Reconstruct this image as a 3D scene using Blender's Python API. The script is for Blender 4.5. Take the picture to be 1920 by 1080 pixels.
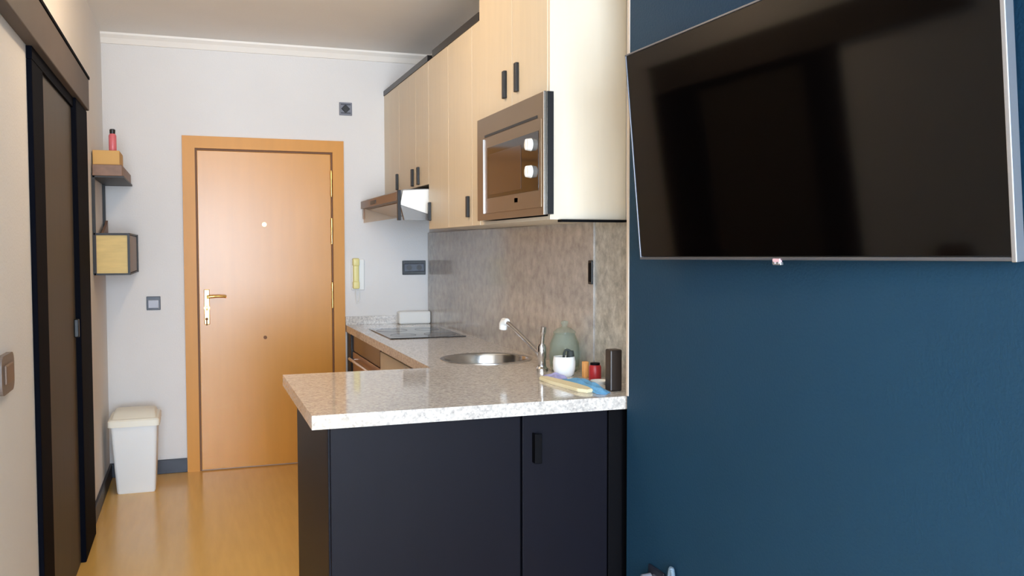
import bpy, bmesh, math, random
from mathutils import Vector, Matrix
random.seed(4)
for o in list(bpy.data.objects): bpy.data.objects.remove(o)
SC = bpy.context.scene
COL = SC.collection

# ------------------------------------------------------------ camera
F = Vector((0.33290695, 0.94191119, -0.04445533))
R = Vector((0.94281622, -0.33330852, -0.00173105))
U = Vector((0.01644784, 0.04133693, 0.99900987))
cam = bpy.data.cameras.new('camera'); cam_o = bpy.data.objects.new('camera', cam); COL.objects.link(cam_o)
cam.sensor_width = 36; cam.lens = 1689.1 * 36 / 1920; cam.clip_start = .05
M = Matrix.Identity(4)
for i in range(3):
    M[i][0] = R[i]; M[i][1] = U[i]; M[i][2] = -F[i]
M[2][3] = 1.4086
cam_o.matrix_world = M
SC.camera = cam_o

# ------------------------------------------------------------ world, daylight, exposure
w = bpy.data.worlds.new('world'); SC.world = w; w.use_nodes = True
w.node_tree.nodes['Background'].inputs[0].default_value = (.72, .85, 1, 1)
w.node_tree.nodes['Background'].inputs[1].default_value = 3.0
SC.view_settings.view_transform = 'Standard'; SC.view_settings.look = 'None'
SC.view_settings.exposure = -0.34; SC.view_settings.gamma = 1; SC.view_settings.use_curve_mapping = False

def area(name, loc, rot, sx, sy, power, col):
    l = bpy.data.lights.new(name, 'AREA'); l.shape = 'RECTANGLE'; l.size = sx; l.size_y = sy
    l.energy = power; l.color = col
    o = bpy.data.objects.new(name, l); COL.objects.link(o); o.location = loc; o.rotation_euler = rot
    return o
# daylight falling through the balcony window in the wall behind the camera
area('window_daylight', (-.1, -2.78, 1.35), (math.radians(90), 0, 0), 2.5, 2.1, 700, (.74, .87, 1))

# unseen warm lamps added for brightness: one over kitchen passage, one over living area
ADDED_LAMPS = ((.25, 3.75, 33), (-.9, -.3, 4))
for lx, ly, pw in ADDED_LAMPS:
    l = bpy.data.lights.new('added_lamp_light', 'POINT'); l.energy = pw; l.color = (1, .74, .48); l.shadow_soft_size = .07
    o = bpy.data.objects.new('added_lamp_light', l); COL.objects.link(o); o.location = (lx, ly, 2.706-.12)

# ------------------------------------------------------------ materials
def lin(c):
    return tuple(((v/255)/12.92 if v/255 <= .04045 else ((v/255+.055)/1.055)**2.4) for v in c) + (1,)
def mat(name, rgb, rough=.5, metal=0, bump=0, bscale=60, var=0, vscale=3, spec=.5, stretch=None, coat=0, **kw):
    m = bpy.data.materials.new(name); m.use_nodes = True
    nt = m.node_tree; b = nt.nodes['Principled BSDF']
    b.inputs['Roughness'].default_value = rough; b.inputs['Metallic'].default_value = metal
    b.inputs['Specular IOR Level'].default_value = spec; b.inputs['Coat Weight'].default_value = coat
    for k, v in kw.items(): b.inputs[k].default_value = v
    c = lin(rgb); b.inputs['Base Color'].default_value = c
    tc = nt.nodes.new('ShaderNodeTexCoord'); mp = nt.nodes.new('ShaderNodeMapping')
    nt.links.new(tc.outputs['Object'], mp.inputs['Vector'])
    if stretch: mp.inputs['Scale'].default_value = stretch
    n = nt.nodes.new('ShaderNodeTexNoise'); n.inputs['Scale'].default_value = vscale; n.inputs['Detail'].default_value = 6
    nt.links.new(mp.outputs[0], n.inputs['Vector'])
    r = nt.nodes.new('ShaderNodeValToRGB'); v = max(var, .015)
    r.color_ramp.elements[0].position = .3; r.color_ramp.elements[1].position = .7
    r.color_ramp.elements[0].color = tuple(x*(1-v) for x in c[:3]) + (1,)
    r.color_ramp.elements[1].color = tuple(min(1, x*(1+v)) for x in c[:3]) + (1,)
    nt.links.new(n.outputs['Fac'], r.inputs[0]); nt.links.new(r.outputs[0], b.inputs['Base Color'])
    if bump:
        n2 = nt.nodes.new('ShaderNodeTexNoise'); n2.inputs['Scale'].default_value = bscale; n2.inputs['Detail'].default_value = 4
        nt.links.new(mp.outputs[0], n2.inputs['Vector'])
        bp = nt.nodes.new('ShaderNodeBump'); bp.inputs['Strength'].default_value = bump; bp.inputs['Distance'].default_value = .01
        nt.links.new(n2.outputs['Fac'], bp.inputs['Height']); nt.links.new(bp.outputs[0], b.inputs['Normal'])
    return m
def granite(name, dark, mid, light, scale, rough, cell=.35, wide=.16):
    """stone: fine mineral grain (noise through a ramp) with scattered darker and paler crystals"""
    m = bpy.data.materials.new(name); m.use_nodes = True
    nt = m.node_tree; b = nt.nodes['Principled BSDF']; b.inputs['Roughness'].default_value = rough
    tc = nt.nodes.new('ShaderNodeTexCoord')
    n = nt.nodes.new('ShaderNodeTexNoise'); n.inputs['Scale'].default_value = scale; n.inputs['Detail'].default_value = 5; n.inputs['Roughness'].default_value = .7
    nt.links.new(tc.outputs['Object'], n.inputs['Vector'])
    r = nt.nodes.new('ShaderNodeValToRGB'); e = r.color_ramp.elements
    e[0].position = .5-wide; e[0].color = lin(dark); e[1].position = .5+wide; e[1].color = lin(light)
    q = e.new(.5); q.color = lin(mid)
    nt.links.new(n.outputs['Fac'], r.inputs[0])
    v = nt.nodes.new('ShaderNodeTexVoronoi'); v.inputs['Scale'].default_value = scale*2.2
    nt.links.new(tc.outputs['Object'], v.inputs['Vector'])
    sep = nt.nodes.new('ShaderNodeSeparateColor'); nt.links.new(v.outputs['Color'], sep.inputs[0])
    r2 = nt.nodes.new('ShaderNodeValToRGB'); e = r2.color_ramp.elements
    e[0].position = .1; e[0].color = lin(dark); e[1].position = .9; e[1].color = lin(light)
    nt.links.new(sep.outputs[0], r2.inputs[0])
    mx = nt.nodes.new('ShaderNodeMix'); mx.data_type = 'RGBA'; mx.inputs[0].default_value = cell
    nt.links.new(r.outputs[0], mx.inputs[6]); nt.links.new(r2.outputs[0], mx.inputs[7])
    nt.links.new(mx.outputs[2], b.inputs['Base Color'])
    return m

m_wall = mat('painted_plaster_white', (228, 225, 222), .75, bump=.15, bscale=120)
m_ceil = mat('painted_ceiling', (242, 240, 236), .85, bump=.1, bscale=90)
m_bead = mat('corner_bead_paint', (206, 192, 178), .6)
m_cove = mat('cornice_paint', (245, 240, 232), .6)
m_blue = mat('blue_wall_paint', (13, 54, 80), .7, spec=.3, bump=.15, bscale=140, var=.05, vscale=1.5)
m_floor = mat('floor_laminate', (226, 178, 96), .2, var=.04, vscale=5, stretch=(6, .6, 1))
m_oak = mat('beech_veneer', (212, 146, 56), .28, var=.03, vscale=5, stretch=(4, 4, .4), spec=.55)
m_oakf = mat('beech_frame', (212, 144, 48), .45, var=.03, vscale=5, stretch=(5, 5, .4))
m_gap = mat('door_rebate', (120, 78, 40), .6)
m_navy = mat('baseboard_navy', (26, 30, 44), .45)
m_cream = mat('cream_laminate', (222, 206, 180), .42, var=.025, vscale=6, stretch=(5, 5, .6))
m_creamside = mat('cream_side_laminate', (228, 216, 196), .45, var=.02, vscale=6, stretch=(5, 5, .6))
m_black = mat('black_plastic', (18, 17, 18), .4)
m_blackm = mat('black_metal', (24, 22, 24), .35, metal=.3)
m_dark = mat('dark_laminate', (16, 16, 25), .45, spec=.14, var=.05, vscale=4, stretch=(5, 5, .6))
m_darke = mat('dark_edge', (6, 6, 10), .6, spec=.1)
m_steel = mat('brushed_steel', (190, 178, 165), .28, metal=1, var=.06, vscale=20, stretch=(1, 1, 12))
m_chrome = mat('chrome', (225, 225, 228), .12, metal=1)
m_bowl = mat('sink_steel', (205, 205, 205), .22, metal=1)
m_bronze = mat('bronze_steel', (140, 118, 104), .4, metal=.7)
m_grey = mat('grey_plastic', (120, 122, 132), .4)
m_grey2 = mat('pearl_grey_plastic', (176, 178, 190), .4)
m_greyd = mat('grey_dark_plastic', (62, 66, 78), .4)
m_white = mat('white_plastic', (238, 238, 234), .35)
m_bin = mat('bin_white_plastic', (240, 243, 243), .4)
m_lid = mat('bin_lid_plastic', (244, 241, 226), .4)
m_ivory = mat('ivory_plastic', (236, 224, 150), .4)
m_brass = mat('brass', (226, 186, 112), .25, metal=1)
m_dpanel = mat('sliding_door_panel', (70, 65, 58), .5, spec=.15, var=.06, vscale=6, stretch=(5, 5, .5))
m_dframe = mat('sliding_door_frame', (9, 11, 19), .7, spec=.03)
m_head = mat('sliding_door_header', (88, 80, 76), .6, spec=.25, var=.05, vscale=4)
m_top = granite('worktop_granite', (152, 147, 146), (214, 207, 199), (230, 224, 216), 62, .08, .45, .2)
m_top.node_tree.nodes['Principled BSDF'].inputs['Specular IOR Level'].default_value = .9
m_split = granite('polished_backsplash_stone', (156, 152, 150), (184, 180, 176), (206, 201, 196), 16, .15, .15, .2)
m_split2 = granite('speckled_backsplash_stone', (150, 150, 144), (186, 184, 176), (214, 212, 204), 22, .3, .2, .16)
m_screen = mat('screen_glass', (3, 2, 2), .07, spec=.4)
m_silver = mat('silver_bezel', (196, 198, 204), .3, metal=.85)
m_bezel = mat('bezel_dark_silver', (118, 120, 128), .35, metal=.7)
m_hob = mat('black_hob_glass', (18, 18, 22), .06)
m_mwg = mat('microwave_glass', (34, 23, 18), .08)
m_mwf = mat('microwave_steel', (152, 132, 108), .36, metal=.85)
m_cage = mat('shelf_black_metal', (26, 22, 20), .5)
m_swood = mat('shelf_oak_light', (206, 176, 104), .5, var=.08, vscale=10, stretch=(1, .5, 5))
m_dwood = mat('shelf_brown_wood', (128, 96, 76), .5, var=.1, vscale=10, stretch=(4, 1, 4))
m_card = mat('kraft_box', (206, 162, 96), .7)
m_pink = mat('pink_plastic', (214, 108, 116), .35)
m_red = mat('red_tin', (176, 40, 44), .4)
m_orange = mat('orange_card', (226, 160, 90), .6)
m_bluec = mat('blue_cloth', (104, 168, 216), .9, bump=.4, bscale=90)
m_creamc = mat('cream_cloth', (238, 226, 188), .85, bump=.2, bscale=80)
m_lilac = mat('lilac_cloth', (170, 168, 214), .9)
m_dbox = mat('dark_brown_lacquer', (46, 36, 30), .4)
m_ovenb = mat('oven_brown_glass', (70, 40, 22), .15)
m_oveng = mat('oven_pink_steel', (190, 160, 146), .35, metal=.6)
m_ovend = mat('oven_dark_edge', (14, 12, 12), .4)
m_under = mat('hood_grey_mesh', (120, 118, 116), .4, metal=.5)
m_plug = mat('pale_cable_plastic', (104, 124, 140), .45)
m_leafd = mat('dark_bristle', (48, 54, 52), .7)
def glass(name, rgb, rough=.03, alpha=.5):
    m = bpy.data.materials.new(name); m.use_nodes = True; nt = m.node_tree
    b = nt.nodes['Principled BSDF']; b.inputs['Base Color'].default_value = lin(rgb); b.inputs['Roughness'].default_value = rough
    t = nt.nodes.new('ShaderNodeBsdfTransparent'); t.inputs[0].default_value = lin(rgb)
    mx = nt.nodes.new('ShaderNodeMixShader'); mx.inputs[0].default_value = alpha
    nt.links.new(t.outputs[0], mx.inputs[1]); nt.links.new(b.outputs[0], mx.inputs[2])
    nt.links.new(mx.outputs[0], nt.nodes['Material Output'].inputs['Surface'])
    return m
m_green = glass('green_glass', (230, 236, 229), .06, .12)
m_visor = glass('visor_glass', (244, 234, 224), .05, .06)
m_pane = glass('window_glass', (250, 252, 255), .02, .06)

# ------------------------------------------------------------ mesh helpers
def nb(): return bmesh.new()
def box(bm, x0, x1, y0, y1, z0, z1, bev=0, seg=2):
    r = bmesh.ops.create_cube(bm, size=1)
    vs = r['verts']
    for v in vs:
        v.co = Vector(((x0+x1)/2 + v.co.x*(x1-x0), (y0+y1)/2 + v.co.y*(y1-y0), (z0+z1)/2 + v.co.z*(z1-z0)))
    if bev:
        es = list({e for v in vs for e in v.link_edges})
        bmesh.ops.bevel(bm, geom=es, offset=bev, segments=seg, affect='EDGES', profile=.5)
    return bm
def cyl(bm, p, q, r0, r1=None, n=24, cap=True):
    p, q = Vector(p), Vector(q); r1 = r0 if r1 is None else r1
    d = q-p; rot = d.to_track_quat('Z', 'Y').to_matrix().to_4x4()
    bmesh.ops.create_cone(bm, cap_ends=cap, segments=n, radius1=r0, radius2=r1, depth=d.length,
                          matrix=Matrix.Translation((p+q)/2) @ rot)
    return bm
def lathe(bm, c, prof, n=40, closed=False):
    c = Vector(c); rings = []
    for r, z in prof:
        if r <= 1e-6: rings.append([bm.verts.new(c+Vector((0, 0, z)))])
        else: rings.append([bm.verts.new(c+Vector((r*math.cos(2*math.pi*k/n), r*math.sin(2*math.pi*k/n), z))) for k in range(n)])
    for a, b in zip(rings, rings[1:]):
        for k in range(n):
            k2 = (k+1) % n
            if len(a) == 1 and len(b) > 1: bm.faces.new((a[0], b[k], b[k2]))
            elif len(b) == 1 and len(a) > 1: bm.faces.new((a[k], a[k2], b[0]))
            elif len(a) > 1: bm.faces.new((a[k], a[k2], b[k2], b[k]))
    return bm
def tube(bm, pts, r, n=12):
    pts = [Vector(p) for p in pts]; rr = r if isinstance(r, (list, tuple)) else [r]*len(pts)
    rings = []; up = Vector((.13, .31, .94))
    for i, p in enumerate(pts):
        t = (pts[min(i+1, len(pts)-1)] - pts[max(i-1, 0)]).normalized()
        a = t.cross(up).normalized(); b = t.cross(a).normalized()
        rings.append([bm.verts.new(p + rr[i]*(math.cos(2*math.pi*k/n)*a + math.sin(2*math.pi*k/n)*b)) for k in range(n)])
    for a, b in zip(rings, rings[1:]):
        for k in range(n): bm.faces.new((a[k], a[(k+1) % n], b[(k+1) % n], b[k]))
    bm.faces.new(rings[0]); bm.faces.new(rings[-1])
    return bm
def bez(ps, n=16):
    out = []
    ps = [Vector(p) for p in ps]
    for i in range(n+1):
        t = i/n; q = ps[:]
        while len(q) > 1: q = [q[j].lerp(q[j+1], t) for j in range(len(q)-1)]
        out.append(q[0])
    return out
def prism(bm, poly, axis, a, b):
    """extrude a polygon (2-tuples in the two other axes) from a to b along axis"""
    def mk(p, t):
        c = list(p); c.insert(axis, t); return bm.verts.new(c)
    A = [mk(p, a) for p in poly]; B = [mk(p, b) for p in poly]
    bm.faces.new(A); bm.faces.new(B[::-1])
    for k in range(len(poly)):
        k2 = (k+1) % len(poly); bm.faces.new((A[k2], A[k], B[k], B[k2]))
    return bm
def obj(name, bm, m, parent=None, smooth=False):
    bmesh.ops.recalc_face_normals(bm, faces=bm.faces[:])
    me = bpy.data.meshes.new(name); bm.to_mesh(me); bm.free()
    me.materials.append(m)
    if smooth:
        for p in me.polygons: p.use_smooth = True
        try: me.set_sharp_from_angle(angle=math.radians(40))
        except Exception: pass
    o = bpy.data.objects.new(name, me); COL.objects.link(o)
    if parent:
        o.parent = parent; o.matrix_parent_inverse = world_of(parent).inverted()
    return o
def world_of(o):
    # every mesh is modelled in world space and rests at the world origin; only the Empties are placed
    return o.matrix_basis.copy() if o.type == 'EMPTY' else Matrix.Identity(4)
def thing(name, label, cat, loc, group=None):
    o = bpy.data.objects.new(name, None); COL.objects.link(o); o.location = loc; o.empty_display_size = .1
    o['label'] = label; o['category'] = cat
    if group: o['group'] = group
    return o
def tag(o, label, cat, group=None):
    o['label'] = label; o['category'] = cat
    if group: o['group'] = group
    return o
def struct(name, bm, m, label=None):
    o = obj(name, bm, m); o['kind'] = 'structure'; o['category'] = name.split('_')[0]
    if label: o['label'] = label
    return o

D, XL, XR, XB, HC = 6.0, -.505, 1.522, 1.384, 2.706
# ------------------------------------------------------------ shell
struct('floor', box(nb(), -2.8, 1.75, -2.7, 6.15, -.1, 0), m_floor, 'warm honey coloured glossy laminate floor')
struct('ceiling', box(nb(), -2.8, 1.75, -2.7, 6.15, HC, HC+.1), m_ceil, 'beige grey painted ceiling')
struct('wall_left', box(nb(), XL-.15, XL, 1.9, 6.15, 0, HC), m_wall, 'pale plaster wall on the left with the dark sliding door')
struct('wall_far', box(nb(), XL, 1.67, D, D+.15, 0, HC), m_wall, 'white wall around the wooden entrance door')
struct('wall_right', box(nb(), XR, XR+.15, 2.742, D, 0, HC), m_wall, 'white kitchen side wall behind the cabinets')
struct('wall_right_living', box(nb(), XB, XR+.15, -2.7, 2.742, 0, HC), m_blue, 'deep blue painted wall behind the television')
struct('wall_left_living', box(nb(), -2.8, XL-.15, 1.9, 2.05, 0, HC), m_wall, 'pale wall of the living area')
struct('wall_side_living', box(nb(), -2.8, -2.65, -2.55, 1.9, 0, HC), m_wall, 'pale side wall of the living area')
bm = nb()
box(bm, -2.8, -1.35, -2.7, -2.55, 0, HC); box(bm, 1.15, XB, -2.7, -2.55, 0, HC)
box(bm, -1.35, 1.15, -2.7, -2.55, 0, .3); box(bm, -1.35, 1.15, -2.7, -2.55, 2.4, HC)
struct('wall_back', bm, m_wall, 'pale wall with the balcony window')
bm = nb()
for x0, x1 in ((-1.35, -1.29), (1.09, 1.15), (-.13, -.07)): box(bm, x0, x1, -2.66, -2.6, .3, 2.4)
box(bm, -1.29, 1.09, -2.66, -2.6, .3, .36); box(bm, -1.29, 1.09, -2.66, -2.6, 2.34, 2.4)
wf = struct('window_1', bm, m_white, 'white framed balcony window')
obj('window_pane', box(nb(), -1.29, 1.09, -2.635, -2.629, .36, 2.34), m_pane, wf)
struct('trim_1', prism(nb(), [(D, HC), (D, HC-.06), (D-.012, HC-.06), (D-.03, HC-.03), (D-.05, HC-.012), (D-.05, HC)], 0, XL, XR), m_cove, 'slim white cornice along the far wall')
struct('trim_2', box(nb(), XB-.003, XB+.02, 2.730, 2.746, .905, HC, .002), m_bead, 'thin white bead on the corner of the blue wall')
struct('baseboard_far', box(nb(), XL, -.058, D-.014, D, 0, .088, .002), m_navy, 'dark navy baseboard beside the bin')
struct('baseboard_left', box(nb(), XL, XL+.014, 4.832, D-.014, 0, .088, .002), m_navy, 'dark navy baseboard on the left wall')

# ------------------------------------------------------------ added ceiling lamps, out of view
m_lamp = mat('opal_lamp_glass', (255, 236, 208), .4)
m_lamp.node_tree.nodes['Principled BSDF'].inputs['Emission Color'].default_value = (1, .80, .58, 1)
m_lamp.node_tree.nodes['Principled BSDF'].inputs['Emission Strength'].default_value = 4
for (lx, ly, pw), lb in zip(ADDED_LAMPS, ('unseen round opal ceiling lamp added to brighten the kitchen passage', 'unseen round opal ceiling lamp added to brighten the living area')):
    t = thing('added_ceiling_lamp', lb, 'lamp', (lx, ly, HC))
    obj('lamp_base', lathe(nb(), (lx, ly, HC), [(0, -.03), (.15, -.03), (.155, -.02), (.155, 0), (0, 0)], 40), m_white, t, True)
    obj('lamp_shade', lathe(nb(), (lx, ly, HC), [(.148, -.03), (.135, -.055), (.09, -.072), (0, -.08)], 40), m_lamp, t, True)

# ------------------------------------------------------------ entrance door
d1 = thing('door_1', 'light beech entrance door with brass handle in the far wall', 'door', (.44, D, 0)); d1['kind'] = 'structure'
bm = nb()
prism(bm, [(-.056, 0), (-.056, 2.109), (.941, 2.109), (.941, 0), (.868, 0), (.868, 2.034), (.018, 2.034), (.018, 0)], 1, D-.028, D+.02)
obj('door_frame', bm, m_oakf, d1)
bm = nb(); prism(bm, [(.018, 0), (.018, 2.034), (.868, 2.034), (.868, 0), (.857, 0), (.857, 2.022), (.029, 2.022), (.029, 0)], 1, D-.012, D+.01)
obj('rebate', bm, m_gap, d1)
leaf = obj('door_leaf', box(nb(), .03, .856, D-.02, D+.01, .006, 2.021, .003), m_oak, d1)
hd = obj('handle_plate', box(nb(), .058, .092, D-.026, D-.019, .93, 1.15, .004), m_brass, leaf)
bm = nb(); cyl(bm, (.075, D-.024, 1.105), (.075, D-.07, 1.105), .010)
tube(bm, bez([(.075, D-.068, 1.105), (.10, D-.072, 1.107), (.15, D-.07, 1.112), (.19, D-.062, 1.105)]), [.010]*8+[.009]*9)
obj('door_handle', bm, m_brass, leaf, True)
bm = nb(); cyl(bm, (.075, D-.02, 1.035), (.075, D-.045, 1.035), .017); box(bm, .070, .080, D-.052, D-.04, 1.02, 1.05, .002)
obj('lock_knob', bm, m_brass, leaf, True)
bm = nb(); cyl(bm, (.073, D-.02, .965), (.073, D-.036, .965), .009); box(bm, .069, .077, D-.04, D-.03, .925, .96, .001)
obj('keyhole', bm, m_gap, leaf, True)
obj('peephole', cyl(nb(), (.431, D-.019, 1.561), (.431, D-.03, 1.561), .014), m_brass, leaf, True)
obj('center_stud', cyl(nb(), (.428, D-.019, .836), (.428, D-.028, .836), .011), m_gap, leaf, True)
for z in (1.86, 1.80, 1.56, 1.49, 1.19, 1.12, 1.0):
    pass
for z in (1.83, 1.52, 1.10):
    bm = nb()
    for k in (-1, 1): cyl(bm, (.858, D-.03, z+k*.05-.025), (.858, D-.03, z+k*.05+.025), .008, n=14)
    cyl(bm, (.858, D-.03, z-.085), (.858, D-.03, z+.085), .005, n=12)
    obj('hinge', bm, m_brass, d1, True)

# ------------------------------------------------------------ sliding door on the left wall
d2 = thing('door_2', 'dark brown sliding door with black frame and header box', 'door', (XL, 4.0, 0)); d2['kind'] = 'structure'
hdr = obj('header_box', box(nb(), XL, -.462, 2.62, 4.81, 2.072, 2.222, .004), m_head, d2)
obj('header_edge', box(nb(), XL, -.458, 2.61, 4.82, 2.222, 2.236, .002), m_dframe, hdr)
obj('track_shadow', box(nb(), XL, -.487, 3.33, 4.40, 2.03, 2.072), m_dframe, d2)  # dark track strip that also paints the shadow band below the header
obj('stile', box(nb(), XL, -.488, 3.33, 3.56, .004, 2.03, .003), m_dframe, d2)
pn = obj('door_panel', box(nb(), XL, -.497, 3.56, 4.40, .004, 2.03), m_dpanel, d2)
obj('pull_handle', box(nb(), -.4975, -.478, 4.34, 4.37, 1.02, 1.10, .004), m_black, pn)
obj('jamb', box(nb(), XL, -.475, 4.40, 4.83, 0, 2.072, .004), m_dframe, d2)

# ------------------------------------------------------------ worktop
def worktop():
    bm = nb(); zt, zb = .90, .856
    box(bm, .331, XR, 2.764, 3.711, zb, zt); box(bm, .945, XR, 4.16, D, zb, zt)
    x0, x1, y0, y1, cx, cy, r = .945, XR, 3.711, 4.16, 1.262, 3.93, .198
    angs = [2*math.pi*k/72 for k in range(72)] + [math.atan2(yy-cy, xx-cx) % (2*math.pi) for xx in (x0, x1) for yy in (y0, y1)]
    angs = sorted(set(round(a, 6) for a in angs))
    def edge(a):
        c, s = math.cos(a), math.sin(a); t = 1e9
        if abs(c) > 1e-9: t = min(t, ((x1 if c > 0 else x0)-cx)/c)
        if abs(s) > 1e-9: t = min(t, ((y1 if s > 0 else y0)-cy)/s)
        return cx+t*c, cy+t*s
    L = []
    for a in angs:
        ex, ey = edge(a); ix, iy = cx+r*math.cos(a), cy+r*math.sin(a)
        L.append([bm.verts.new(p) for p in ((ex, ey, zt), (ix, iy, zt), (ix, iy, zb), (ex, ey, zb))])
    for k in range(len(L)):
        a, b = L[k], L[(k+1) % len(L)]
        for i in range(4):
            bm.faces.new((a[i], b[i], b[(i+1) % 4], a[(i+1) % 4]))
    return bm
tag(obj('worktop', worktop(), m_top), 'L-shaped pale speckled granite worktop with peninsula and round sink cut-out', 'worktop')
tag(obj('worktop_upstand', box(nb(), .945, XR, D-.016, D, .9, .955, .002), m_top), 'low granite upstand along the far wall behind the hob', 'upstand')
tag(obj('backsplash_panel', box(nb(), XR-.014, XR-.001, 3.29, D-.016, .9, 1.511), m_split), 'polished grey brown stone backsplash panel behind sink and hob', 'backsplash')
tag(obj('backsplash_panel', box(nb(), XR-.008, XR-.001, 2.746, 3.288, .9, 1.511), m_split2), 'lighter speckled stone backsplash panel next to the blue wall', 'backsplash')

# ------------------------------------------------------------ peninsula cabinet
pc = thing('base_cabinet', 'dark navy peninsula base cabinet under the granite worktop, facing the camera', 'cabinet', (.95, 3.2, 0))
obj('carcass', box(nb(), .40, XR-.003, 2.822, 3.70, .0, .855), m_darke, pc)
obj('end_panel', box(nb(), .385, .405, 2.815, 3.70, .0, .856, .0015), m_dark, pc)
obj('front_panel', box(nb(), .391, 1.018, 2.80, 2.82, .012, .852, .0015), m_dark, pc)
dr = obj('cabinet_door', box(nb(), 1.026, 1.338, 2.80, 2.82, .012, .850, .002), m_dark, pc)
bm = nb(); box(bm, 1.060, 1.067, 2.776, 2.802, .690, .79, .002); box(bm, 1.060, 1.086, 2.772, 2.779, .690, .79, .002)
obj('handle', bm, m_darke, dr)
obj('filler_panel', box(nb(), 1.346, 1.40, 2.806, 2.82, .012, .852, .0015), m_darke, pc)

# ------------------------------------------------------------ oven and cream base cabinet
ov = thing('oven', 'built-in oven with brown glass strip under the hob near the entrance door', 'oven', (1.2, 5.4, 0))
obj('oven_body', box(nb(), .985, XR-.02, 4.93, 5.84, .08, .85), m_darke, ov)
obj('control_strip', box(nb(), .966, .985, 4.93, 5.84, .745, .852, .003), m_ovenb, ov)
od = obj('oven_door', box(nb(), .966, .985, 4.93, 5.84, .12, .738, .003), m_oveng, ov)
bm = nb(); cyl(bm, (.935, 5.0, .70), (.935, 5.77, .70), .011, n=16)
for y in (5.05, 5.72): cyl(bm, (.935, y, .70), (.968, y, .70), .007, n=12)
obj('oven_handle', bm, m_chrome, od, True)
obj('oven_window', box(nb(), .962, .967, 5.08, 5.69, .22, .62, .001), m_ovenb, od)
tag(obj('end_filler', box(nb(), .955, XR, 5.85, 5.998, 0, .856, .002), m_ovend), 'black filler panel between oven and far wall', 'panel')
cc = thing('base_cabinet', 'cream base cabinet below the sink beside the oven', 'cabinet', (1.2, 4.3, 0))
obj('top_rail', box(nb(), .985, 1.02, 3.72, 4.915, .80, .855), m_creamside, cc)
obj('carcass', box(nb(), .985, XR-.02, 3.72, 4.915, .08, .71), m_creamside, cc)
for y0, y1 in ((4.32, 4.912), (3.725, 4.312)):
    o = obj('cabinet_door', box(nb(), .964, .984, y0, y1, .10, .838, .002), m_creamside, cc)
    obj('handle', box(nb(), .945, .963, y0+.05, y0+.065, .68, .78, .003), m_black, o)
obj('plinth', box(nb(), 1.02, 1.04, 3.72, 4.915, 0, .08), m_navy, cc)

# ------------------------------------------------------------ wall cabinets
XU = 1.217
def handle(parent, y, z0, z1, x=XU):
    bm = nb(); box(bm, x-.014, x+.001, y-.014, y+.014, z0, z1, .003)
    return obj('handle', bm, m_black, parent)
def wallcab(label, y0, y1, z0, z1, doors, side=m_creamside):
    t = thing('wall_cabinet', label, 'cabinet', ((XU+XR)/2, (y0+y1)/2, z0))
    obj('carcass', box(nb(), XU+.02, XR-.001, y0, y1, z0+.002, z1), side, t)
    for a, b, hy, h0, h1 in doors:
        d = obj('cabinet_door', box(nb(), XU, XU+.019, a+.0012, b-.0012, z0, z1, .0012), m_cream, t)
        if hy: handle(d, hy, h0, h1)
    return t
wallcab('single door cream wall cabinet in the far corner, above the hood', 5.54, 5.998, 1.757, 2.42, [(5.54, 5.998, 5.585, 1.772, 1.872)])
wallcab('double door cream wall cabinet above the near half of the hood', 4.802, 5.538, 1.757, 2.42, [(5.10, 5.538, 5.17, 1.768, 1.868), (4.802, 5.10, 5.028, 1.768, 1.868)])
wallcab('tall cream wall cabinet between hood and microwave, reaching lower', 3.872, 4.80, 1.511, 2.42,
        [(4.40, 4.80, 4.765, 1.557, 1.656), (3.99, 4.40, 4.045, 1.552, 1.650), (3.872, 3.99, None, 0, 0)])
def cornice(y0, y1, h, lab):
    tag(obj('cabinet_cornice', box(nb(), XU-.004, XR-.002, y0, y1, 2.421, 2.421+h), m_blackm), lab, 'cornice')
cornice(4.802, 5.998, .032, 'dark strip on top of the wall cabinets above the hood')
cornice(3.874, 4.70, .036, 'dark strip on top of the tall wall cabinet beside the microwave unit')
# microwave housing
mh = thing('wall_cabinet', 'cream microwave housing cabinet reaching the ceiling, with paired doors above the microwave', 'cabinet', (1.37, 3.45, 1.511))
obj('side_panel', box(nb(), XU, XR-.001, 3.03, 3.05, 1.511, HC-.003, .001), m_creamside, mh)
obj('side_panel', box(nb(), XU+.004, XR-.001, 3.85, 3.87, 1.511, HC-.003), m_creamside, mh)
obj('bottom_panel', box(nb(), XU, XR-.001, 3.05, 3.85, 1.511, 1.524), m_creamside, mh)
obj('shelf', box(nb(), XU+.02, XR-.001, 3.05, 3.85, 1.962, 1.98), m_creamside, mh)
obj('back_panel', box(nb(), XR-.012, XR-.001, 3.05, 3.85, 1.524, HC-.003), m_creamside, mh)
for a, b, hy, h0, h1 in ((3.434, 3.868, 3.51, 2.018, 2.130), (3.052, 3.43, 3.366, 2.022, 2.136)):
    d = obj('cabinet_door', box(nb(), XU-.002, XU+.018, a, b, 1.972, HC-.006, .0012), m_cream, mh)
    handle(d, hy, h0, h1, XU-.002)
tag(obj('dark_underside_strip', box(nb(), XU+.03, XR-.016, 2.99, 3.03, 1.502, 1.511), m_darke), 'thin black strip under the microwave cabinet side', 'trim')  # black strip drawn for the dark underside of the microwave cabinet

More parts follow.
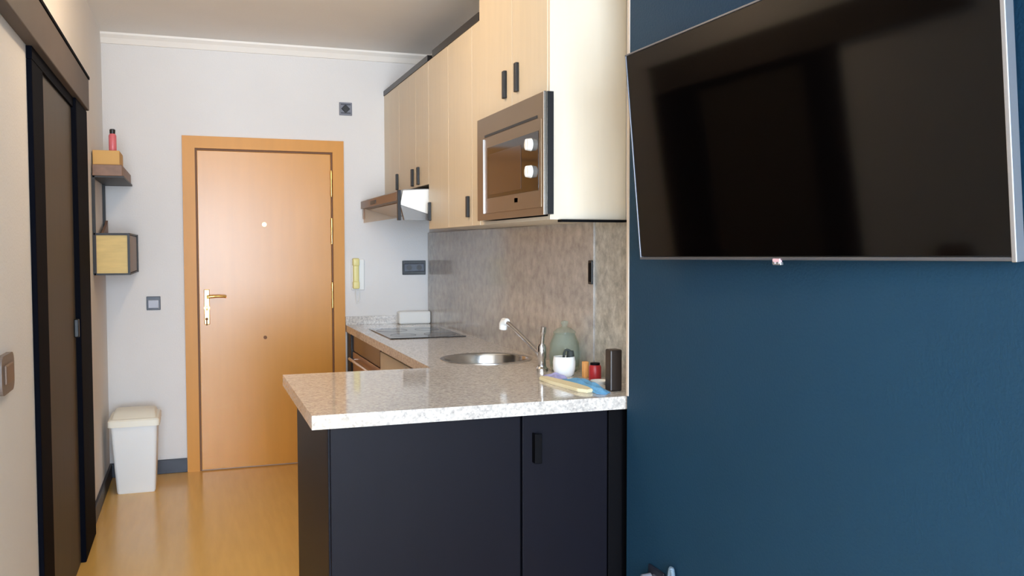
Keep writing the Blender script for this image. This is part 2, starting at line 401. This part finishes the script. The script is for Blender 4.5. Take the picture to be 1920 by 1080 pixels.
# ------------------------------------------------------------ microwave
mw = thing('microwave', 'built-in steel microwave with dark glass door and two round knobs', 'microwave', (1.37, 3.43, 1.525))
obj('body', box(nb(), XU+.004, XR-.03, 3.07, 3.83, 1.53, 1.95), m_black, mw)
XF = 1.186
bm = nb()   # front frame ring
prism(bm, [(3.006, 1.527), (3.81, 1.527), (3.81, 1.966), (3.006, 1.966)], 0, XF, XF+.006)
fr = obj('trim_frame', bm, m_mwf, mw)
obj('frame_side', box(nb(), XF+.006, XU-.001, 2.992, 3.80, 1.529, 1.964), m_black, mw)
obj('vent_slot', box(nb(), XF-.002, XF+.001, 3.075, 3.70, 1.879, 1.889), m_black, fr)
dr = obj('microwave_door', box(nb(), XF-.003, XF, 3.03, 3.70, 1.555, 1.872, .001), m_mwf, mw)
obj('door_glass', box(nb(), XF-.005, XF-.0025, 3.055, 3.655, 1.618, 1.832, .0008), m_mwg, dr)
obj('window_mesh', box(nb(), XF-.006, XF-.0048, 3.235, 3.63, 1.632, 1.80, .0005), mat('microwave_window_brown', (66, 46, 36), .14), dr)
obj('door_edge', box(nb(), XF-.008, XF-.001, 3.70, 3.708, 1.555, 1.872, .001), m_silver, dr)
for z in (1.789, 1.690):
    bm = nb(); cyl(bm, (XF-.004, 3.13, z), (XF-.024, 3.13, z), .024, .021, 28)
    box(bm, XF-.028, XF-.022, 3.126, 3.134, z-.018, z+.018, .001)
    obj('knob', bm, m_white, dr, True)
obj('open_button', box(nb(), XF-.003, XF, 3.28, 3.32, 1.585, 1.602), m_silver, fr)

obj('frame_edge', box(nb(), XF-.004, XF+.006, 3.002, 3.010, 1.527, 1.966, .001), m_steel, fr)
# ------------------------------------------------------------ cooker hood
hood = thing('cooker_hood', 'slim cooker hood with white end cap under the far wall cabinets', 'cooker hood', (1.3, 5.4, 1.6))
prof = [(1.062, 1.672), (1.062, 1.713), (1.09, 1.73), (XR-.016, 1.752), (XR-.016, 1.62), (1.25, 1.62)]
obj('hood_body', prism(nb(), prof, 1, 4.87, 5.96), m_under, hood)
obj('end_cap', prism(nb(), [(x, z) for x, z in ((1.066, 1.645), (1.082, 1.722), (XR-.016, 1.75), (XR-.016, 1.59), (1.215, 1.598))], 1, 4.838, 4.87), m_white, hood)
obj('lower_cap', prism(nb(), [(x, z) for x, z in ((1.068, 1.644), (1.215, 1.597), (XR-.016, 1.589), (XR-.016, 1.556), (1.09, 1.562))], 1, 4.842, 4.87), m_under, hood)
fs = obj('front_strip', box(nb(), 1.050, 1.062, 4.86, 5.97, 1.668, 1.716, .002), m_bronze, hood)
obj('switch_panel', box(nb(), 1.047, 1.051, 5.45, 5.62, 1.680, 1.702), m_black, fs)
obj('hood_visor', box(nb(), 1.064, 1.069, 4.85, 5.95, 1.575, 1.67), m_visor, hood)
obj('visor_edge', box(nb(), 1.052, 1.070, 4.838, 4.862, 1.56, 1.725, .001), m_blackm, hood)
obj('visor_edge', box(nb(), 1.060, 1.072, 5.945, 5.955, 1.60, 1.672, .001), m_bronze, hood)
obj('filter', prism(nb(), [(1.09, 1.666), (1.245, 1.622), (1.243, 1.616), (1.088, 1.660)], 1, 4.92, 5.9), m_steel, hood)

# ------------------------------------------------------------ hob, sink, tap
hb = thing('hob', 'black glass hob set in the worktop below the hood', 'hob', (1.25, 5.3, .9))
obj('glass_plate', box(nb(), 1.03, 1.47, 4.95, 5.62, .900, .905, .0015), m_hob, hb)
for x, y, r in ((1.14, 5.12, .075), (1.36, 5.12, .095), (1.14, 5.44, .095), (1.36, 5.44, .075)):
    bm = nb(); lathe(bm, (x, y, .9052), [(r, 0), (r, .0006), (r-.003, .0006), (r-.003, 0)])
    obj('burner_ring', bm, m_grey, hb)
sk = thing('sink', 'round stainless steel sink bowl in the worktop', 'sink', (1.262, 3.93, .9))
bm = nb(); lathe(bm, (1.262, 3.93, .9), [(.212, 0), (.212, .003), (.200, .004), (.192, .001), (.186, -.012), (.182, -.10), (.168, -.145), (.12, -.16), (.03, -.165), (.03, -.17), (.125, -.166), (.174, -.15), (.188, -.10), (.192, -.012), (.196, -.002), (.212, 0)], 56)
obj('bowl', bm, m_bowl, sk, True)
bm = nb(); lathe(bm, (1.262, 3.93, .733), [(0, 0), (.03, 0), (.034, .005), (.024, .004), (0, .003)], 28)
obj('drain', bm, m_chrome, sk, True)
tp = thing('kitchen_tap', 'chrome mixer tap with slanted spout beside the sink', 'tap', (1.350, 3.452, .9))
bm = nb(); lathe(bm, (1.350, 3.452, .9), [(0, 0), (.026, 0), (.026, .012), (.018, .02), (.016, .05), (.019, .055), (.019, .10), (.014, .112), (.0, .114)], 28)
obj('tap_body', bm, m_chrome, tp, True)
bm = nb(); tube(bm, bez([(1.350, 3.452, 1.005), (1.352, 3.448, 1.04), (1.353, 3.443, 1.07), (1.353, 3.44, 1.085)]), [.009]*9+[.012]*8)
obj('lever', bm, m_chrome, tp, True)
bm = nb(); tube(bm, bez([(1.348, 3.46, .965), (1.340, 3.56, 1.0), (1.325, 3.68, 1.05), (1.306, 3.78, 1.082)]), .0095)
obj('spout', bm, m_chrome, tp, True)
bm = nb(); tube(bm, [(1.308, 3.765, 1.083), (1.304, 3.79, 1.080), (1.302, 3.80, 1.068), (1.301, 3.803, 1.045)], [.013, .019, .02, .018])
obj('spray_head', bm, m_white, tp, True)

# ------------------------------------------------------------ items on the worktop
t = thing('brush_pot', 'small white round pot with a dark brush behind the chrome tap', 'pot', (1.382, 3.29, .9))
bm = nb(); lathe(bm, (1.382, 3.29, .9), [(0, .0), (.031, 0), (.039, .008), (.044, .03), (.045, .055), (.042, .078), (.039, .078), (.041, .055), (.038, .02), (0, .014)], 36)
obj('pot', bm, m_white, t, True)
b2 = thing('dish_brush', 'dark curved dish brush sticking out of the white pot', 'brush', (1.382, 3.29, .92))
bm = nb(); tube(bm, bez([(1.385, 3.29, .916), (1.37, 3.285, .985), (1.378, 3.28, 1.03), (1.41, 3.275, .99)]), .005)
obj('brush_handle', bm, m_leafd, b2, True)
bm = nb(); lathe(bm, (1.405, 3.28, .955), [(0, 0), (.012, 0), (.016, .02), (.013, .045), (0, .048)], 16)
obj('bristles', bm, m_leafd, b2, True)
t = thing('glass_jar', 'pale green glass jar with knobbed lid against the stone backsplash', 'jar', (1.440, 3.425, .9))
bm = nb(); lathe(bm, (1.440, 3.425, .9), [(0, 0), (.052, 0), (.061, .02), (.064, .07), (.060, .115), (.044, .155), (.040, .155), (.056, .113), (.060, .07), (.057, .02), (0, .006)], 40)
obj('jar', bm, m_green, t, True)
bm = nb(); lathe(bm, (1.440, 3.425, 1.056), [(0, 0), (.047, 0), (.046, .008), (.03, .02), (.012, .027), (.01, .033), (.016, .042), (.015, .05), (0, .054)], 36)
obj('lid', bm, m_green, t, True)
t = tag(obj('dark_canister', box(nb(), 1.382, 1.428, 2.868, 2.914, .9, 1.048, .005), m_dbox, None), 'tall dark brown square canister at the worktop end by the blue wall', 'canister')
# flat wooden board and cloths
bm = nb()
pts = [(1.262, 3.235), (1.245, 3.215), (1.248, 3.12), (1.262, 3.0), (1.268, 2.90), (1.290, 2.862), (1.318, 2.875), (1.325, 2.93), (1.318, 3.02), (1.300, 3.13), (1.285, 3.225)]
prism(bm, pts, 2, .9005, .913); bmesh.ops.bevel(bm, geom=bm.edges[:], offset=.003, segments=2, affect='EDGES')
tag(obj('chopping_board', bm, m_creamc), 'cream paddle-shaped board lying flat at the worktop front', 'board')
def cloth(name, cx, cy, sx, sy, rot, h, m, seed, z=.901):
    random.seed(seed); bm = nb(); n = 22; ph = [random.random()*6 for _ in range(6)]; V = []
    for i in range(n+1):
        for j in range(n+1):
            u, v = i/n*2-1, j/n*2-1
            e = 1+.09*math.sin(3*math.atan2(v, u)+ph[5])
            x, y = u*sx*e, v*sy*e
            zz = h*(1-max(abs(u), abs(v))**4)*(.65+.25*math.sin(5*u+ph[0])*math.cos(3*v+ph[1])+.15*math.sin(9*v+4*u+ph[2]))+.002
            V.append(bm.verts.new((cx+x*math.cos(rot)-y*math.sin(rot), cy+x*math.sin(rot)+y*math.cos(rot), z+max(zz, .001))))
    for i in range(n):
        for j in range(n):
            a = i*(n+1)+j; bm.faces.new((V[a], V[a+1], V[a+n+2], V[a+n+1]))
    g = bmesh.ops.extrude_face_region(bm, geom=bm.faces[:])
    for v in g['geom']:
        if isinstance(v, bmesh.types.BMVert): v.co.z = z
    return obj(name, bm, m, None, True)
tag(cloth('dishcloth', 1.350, 3.0, .030, .17, -.05, .022, m_bluec, 3), 'crumpled light blue dishcloth between board and dark canister', 'cloth')
tag(cloth('folded_cloth', 1.330, 3.25, .028, .05, .1, .018, m_lilac, 8), 'small lilac cloth lying behind the blue dishcloth', 'cloth')
bm = nb(); lathe(bm, (1.428, 3.06, .9), [(0, 0), (.026, 0), (.034, .012), (.032, .012), (.025, .004), (0, .004)], 28)
tag(obj('saucer', bm, m_white, None, True), 'tiny white saucer beside the dark canister', 'saucer')
t = thing('spice_tin', 'red tin with slanted top behind the dark canister', 'tin', (1.455, 3.13, .9))
bm = nb(); lathe(bm, (1.452, 3.15, .9), [(0, 0), (.022, 0), (.024, .004), (.024, .05), (.021, .058), (0, .058)], 24)
obj('tin_body', bm, m_red, t, True)
obj('tin_lid', lathe(nb(), (1.452, 3.15, .958), [(0, 0), (.019, 0), (.019, .008), (0, .009)], 24), m_darke, t, True)
bm = nb(); box(bm, 1.436, 1.456, 3.215, 3.24, .9, .962, .002)
tag(obj('spice_packet', bm, m_orange), 'small orange spice packet left of the red tin', 'packet')
bm = nb(); lathe(bm, (1.482, 3.235, .9), [(0, 0), (.017, 0), (.018, .03), (.012, .04), (.012, .052), (0, .053)], 20)
tag(obj('spice_jar', bm, mat('olive_glass', (70, 72, 44), .2), None, True), 'small dark olive jar between orange packet and red tin', 'jar')
tag(obj('white_box', box(nb(), 1.288, 1.505, 5.90, 5.982, .9, .985, .012), m_white), 'low white plastic box standing on the worktop in the far corner', 'box')

# ------------------------------------------------------------ fittings on the walls
def plate(name, label, cat, x0, x1, z0, z1, mp, mr, y=D, inner='rocker'):
    t = thing(name, label, cat, ((x0+x1)/2, y, (z0+z1)/2))
    obj('plate', box(nb(), x0, x1, y-.010, y, z0, z1, .003), mp, t)
    return t
t = plate('light_switch', 'grey light switch on the far wall left of the entrance door', 'switch', -.278, -.197, 1.028, 1.112, m_greyd, None)
obj('rocker', box(nb(), -.268, -.207, D-.015, D-.009, 1.040, 1.090, .003), m_grey2, t)
t = plate('wall_vent', 'small square grey wall vent above and right of the entrance door', 'vent', .918, 1.002, 2.281, 2.366, m_grey, None)
obj('vent_opening', cyl(nb(), (.96, D-.009, 2.324), (.96, D-.016, 2.324), .03, .026, 4), m_black, t)
for z in (2.296, 2.352): obj('grille_bar', box(nb(), .928, .992, D-.013, D-.009, z-.004, z+.004), m_greyd, t)
t = plate('power_socket', 'dark double power socket on the far wall above the hob', 'socket', 1.332, 1.493, 1.228, 1.324, m_black, None)
obj('socket_face', box(nb(), 1.343, 1.482, D-.014, D-.009, 1.250, 1.303, .003), m_greyd, t)
for x in (1.378, 1.447):
    obj('socket_hole', cyl(nb(), (x, D-.013, 1.276), (x, D-.0155, 1.276), .018), m_black, t)
t = thing('power_socket', 'narrow black socket on the joint between the two backsplash panels', 'socket', (XR-.01, 3.285, 1.31))
obj('plate', box(nb(), XR-.022, XR-.014, 3.29, 3.325, 1.262, 1.358, .003), m_black, t)
obj('socket_face', box(nb(), XR-.0235, XR-.0215, 3.296, 3.319, 1.272, 1.348, .0005), m_darke, t)
# intercom
t = thing('intercom_phone', 'ivory intercom handset on the far wall between door and worktop', 'intercom', (1.02, D, 1.24))
obj('base', box(nb(), .985, 1.072, D-.022, D, 1.13, 1.335, .006), m_white, t)
bm = nb(); box(bm, .992, 1.032, D-.055, D-.03, 1.15, 1.33, .010, 3); box(bm, .990, 1.034, D-.06, D-.02, 1.29, 1.342, .008, 3); box(bm, .990, 1.034, D-.06, D-.02, 1.14, 1.19, .008, 3)
obj('handset', bm, m_ivory, t, True)
bm = nb(); tube(bm, bez([(1.012, D-.04, 1.145), (1.005, D-.03, 1.0), (1.045, D-.03, 1.02), (1.04, D-.012, 1.15)], 20), .003, 8)
obj('cord', bm, m_white, t, True)
# near switch on left wall
t = thing('light_switch', 'bronze grey rounded switch on the near left wall at the frame edge', 'switch', (XL, 2.83, 1.06))
rr = [(2.82+sy*(.06)+.03*math.cos(a), 1.062+sz*.024+.03*math.sin(a)) for sy, sz, a0 in ((1, 1, 0), (-1, 1, 90), (-1, -1, 180), (1, -1, 270)) for a in [math.radians(a0+k*15) for k in range(7)]]
bm = nb(); prism(bm, rr, 0, XL, XL+.014)
obj('plate', bm, mat('switch_taupe_plastic', (112, 100, 94), .4), t)
obj('rocker', box(nb(), XL+.012, XL+.020, 2.765, 2.87, 1.035, 1.09, .004), m_bronze, t)
# plug and cable low on blue wall
t = thing('power_socket', 'dark socket low on the blue wall below the television', 'socket', (XB, 2.52, .34))
obj('plate', box(nb(), XB-.01, XB, 2.47, 2.57, .29, .385, .004), m_navy, t)
obj('socket_face', cyl(nb(), (XB-.009, 2.52, .338), (XB-.013, 2.52, .338), .028), m_greyd, t)
t = thing('power_cable', 'pale plugged cable looping out of the low socket on the blue wall', 'cable', (XB, 2.45, .34))
bm = nb(); cyl(bm, (XB-.0135, 2.545, .352), (XB-.045, 2.545, .352), .011, .009, 20)
obj('plug', bm, m_grey, t, True)
bm = nb(); tube(bm, bez([(XB-.022, 2.42, .25), (XB-.02, 2.415, .39), (XB-.022, 2.405, .50), (XB-.015, 2.385, .46), (XB-.015, 2.39, .32), (XB-.015, 2.42, .1)], 24), .008, 12)
obj('cord', bm, m_plug, t, True)

# ------------------------------------------------------------ shelf unit in far left corner
sh = thing('wall_shelf', 'industrial wall shelf with brown top board and black framed oak box in the far corner', 'shelf', (-.42, 5.6, 1.27))
obj('top_board', box(nb(), XL+.006, -.352, 5.27, 5.99, 1.797, 1.857, .003), m_dwood, sh)
bm = nb(); box(bm, XL+.006, -.345, 5.275, 5.99, 1.788, 1.798)
obj('board_tray', bm, m_cage, sh)
for y in (5.275, 5.875):
    obj('rail', box(nb(), XL+.001, XL+.016, y, y+.02, 1.27, 1.80), m_cage, sh)
obj('bracket', prism(nb(), [(5.86, 1.492), (5.55, 1.492), (5.80, 1.55), (5.86, 1.575)], 0, XL+.016, XL+.03), m_dwood, sh)
cb = obj('box_shelf', None or box(nb(), XL+.018, -.334, 5.278, 5.292, 1.276, 1.480), m_swood, sh)
bm = nb(); box(bm, XL+.018, -.334, 5.97, 5.985, 1.276, 1.480); box(bm, XL+.018, -.334, 5.292, 5.97, 1.272, 1.284); box(bm, XL+.018, -.334, 5.292, 5.97, 1.474, 1.486); box(bm, XL+.004, XL+.018, 5.278, 5.985, 1.272, 1.486)
obj('box_carcass', bm, m_dwood, sh)
bm = nb()
for y in (5.27, 5.975):
    prism(bm, [(XL+.006, 1.266), (-.322, 1.266), (-.322, 1.492), (XL+.006, 1.492), (XL+.006, 1.482), (-.334, 1.482), (-.334, 1.276), (XL+.006, 1.276)], 1, y, y+.012)
    box(bm, XL+.004, XL+.014, y, y+.012, 1.266, 1.492)
for z in (1.266, 1.483): box(bm, -.334, -.322, 5.282, 5.975, z, z+.009)
box(bm, -.338, -.318, 5.955, 5.99, 1.266, 1.492)
obj('metal_frame', bm, m_cage, sh)
obj('box_door', box(nb(), -.334, -.326, 5.292, 5.95, 1.278, 1.48), mat('shelf_door_taupe', (128, 108, 88), .45), sh)
t = tag(obj('storage_box', box(nb(), XL+.006, -.366, 5.30, 5.56, 1.858, 1.935, .003), m_card), 'kraft brown box lying on the top board of the corner shelf', 'box')
t = thing('spray_bottle', 'small pink bottle with black cap standing on the kraft box', 'bottle', (-.406, 5.4, 1.935))
bm = nb(); lathe(bm, (-.406, 5.4, 1.935), [(0, 0), (.018, 0), (.020, .004), (.020, .09), (.014, .1), (0, .101)], 24)
obj('bottle_body', bm, m_pink, t, True)
obj('cap', lathe(nb(), (-.406, 5.4, 2.035), [(0, 0), (.014, 0), (.015, .022), (.010, .026), (0, .026)], 20), m_black, t, True)

# ------------------------------------------------------------ waste bin
t = thing('waste_bin', 'white plastic swing bin standing in the corner left of the entrance door', 'bin', (-.33, 5.68, 0))
def loft(bm, sections):
    rings = []
    for (x0, x1, y0, y1, z, r) in sections:
        ring = []
        for cx, cy, a0 in ((x1-r, y1-r, 0), (x0+r, y1-r, 90), (x0+r, y0+r, 180), (x1-r, y0+r, 270)):
            for k in range(5):
                a = math.radians(a0+k*22.5); ring.append(bm.verts.new((cx+r*math.cos(a), cy+r*math.sin(a), z)))
        rings.append(ring)
    n = len(rings[0])
    for a, b in zip(rings, rings[1:]):
        for k in range(n): bm.faces.new((a[k], a[(k+1) % n], b[(k+1) % n], b[k]))
    bm.faces.new(rings[0]); bm.faces.new(rings[-1]); return bm
obj('bin_body', loft(nb(), [(-.432, -.232, 5.57, 5.80, 0, .015), (-.436, -.228, 5.566, 5.805, .01, .018), (-.462, -.212, 5.545, 5.84, .395, .02)]), m_bin, t, True)
lid = obj('lid_rim', loft(nb(), [(-.475, -.199, 5.53, 5.855, .392, .02), (-.475, -.199, 5.53, 5.855, .425, .02), (-.468, -.206, 5.538, 5.85, .434, .02)]), m_lid, t, True)
obj('swing_lid', loft(nb(), [(-.455, -.219, 5.56, 5.83, .433, .015), (-.448, -.226, 5.60, 5.81, .458, .015), (-.44, -.234, 5.66, 5.78, .468, .015)]), m_lid, t, True)

# ------------------------------------------------------------ television
tv = thing('television', 'large black wall mounted television with thin silver bezel, tilted down', 'television', (1.30017, 1.83578, 1.68714))
ya, ti, ro = .04996384, .08583062, .00867676
Mx = Matrix.Rotation(ya, 3, 'Z') @ Matrix.Rotation(ti, 3, Vector((0, -1, 0))) @ Matrix.Rotation(ro, 3, Vector((-1, 0, 0)))
u, v = Mx @ Vector((0, -1, 0)), Mx @ Vector((0, 0, 1)); nrm = u.cross(v)
TM = Matrix.Identity(4)
for i in range(3):
    TM[i][0] = u[i]; TM[i][1] = v[i]; TM[i][2] = nrm[i]; TM[i][3] = (1.30017, 1.83578, 1.68714)[i]
def tvpart(name, bm, m, parent=None, smooth=False):
    bmesh.ops.transform(bm, matrix=TM, verts=bm.verts[:])
    return obj(name, bm, m, parent or tv, smooth)
W2, H2 = .6425, .31
bm = nb(); box(bm, -W2, W2, -H2, H2, -.016, -.003, .002)
tvpart('cabinet', bm, m_black)
tvpart('screen', box(nb(), -W2+.006, W2-.008, -H2+.010, H2-.006, -.004, .0005), m_screen)
bm = nb()
box(bm, -W2, W2, -H2, -H2+.007, -.017, .003, .001); box(bm, -W2, W2, H2-.005, H2, -.017, .003, .001)
tvpart('bezel', bm, m_bezel)
tvpart('bezel_side', box(nb(), -W2-.001, -W2+.004, -H2, H2, -.017, .003, .001), m_bezel)
tvpart('bezel_side', box(nb(), W2-.007, W2+.003, -H2-.002, H2, -.018, .004, .0015), m_silver)  # brighter silver than the other sides: paints the light this near edge catches
bm = nb(); box(bm, -.012, .015, -H2-.006, -H2+.004, -.002, .006, .0015)
lg = tvpart('logo_badge', bm, mat('badge_pale_pink', (214, 176, 186), .4))
bm = nb()
for x in (-.007, .008): cyl(bm, (x, -H2-.007, .004), (x, -H2-.007, .0075), .0036, n=14)
box(bm, -.013, .016, -H2-.012, -H2-.005, -.004, .0045, .001)
tvpart('sensor_bar', bm, m_silver, tv)
tvpart('rear_cover', box(nb(), -.40, .28, -.2, .16, -.045, -.016, .006), m_black)
t = thing('wall_mount', 'black wall mount bracket behind the television', 'bracket', (XB, 1.83, 1.7))
obj('mount_plate', box(nb(), XB-.012, XB, 1.7, 1.95, 1.58, 1.82, .002), m_black, t)
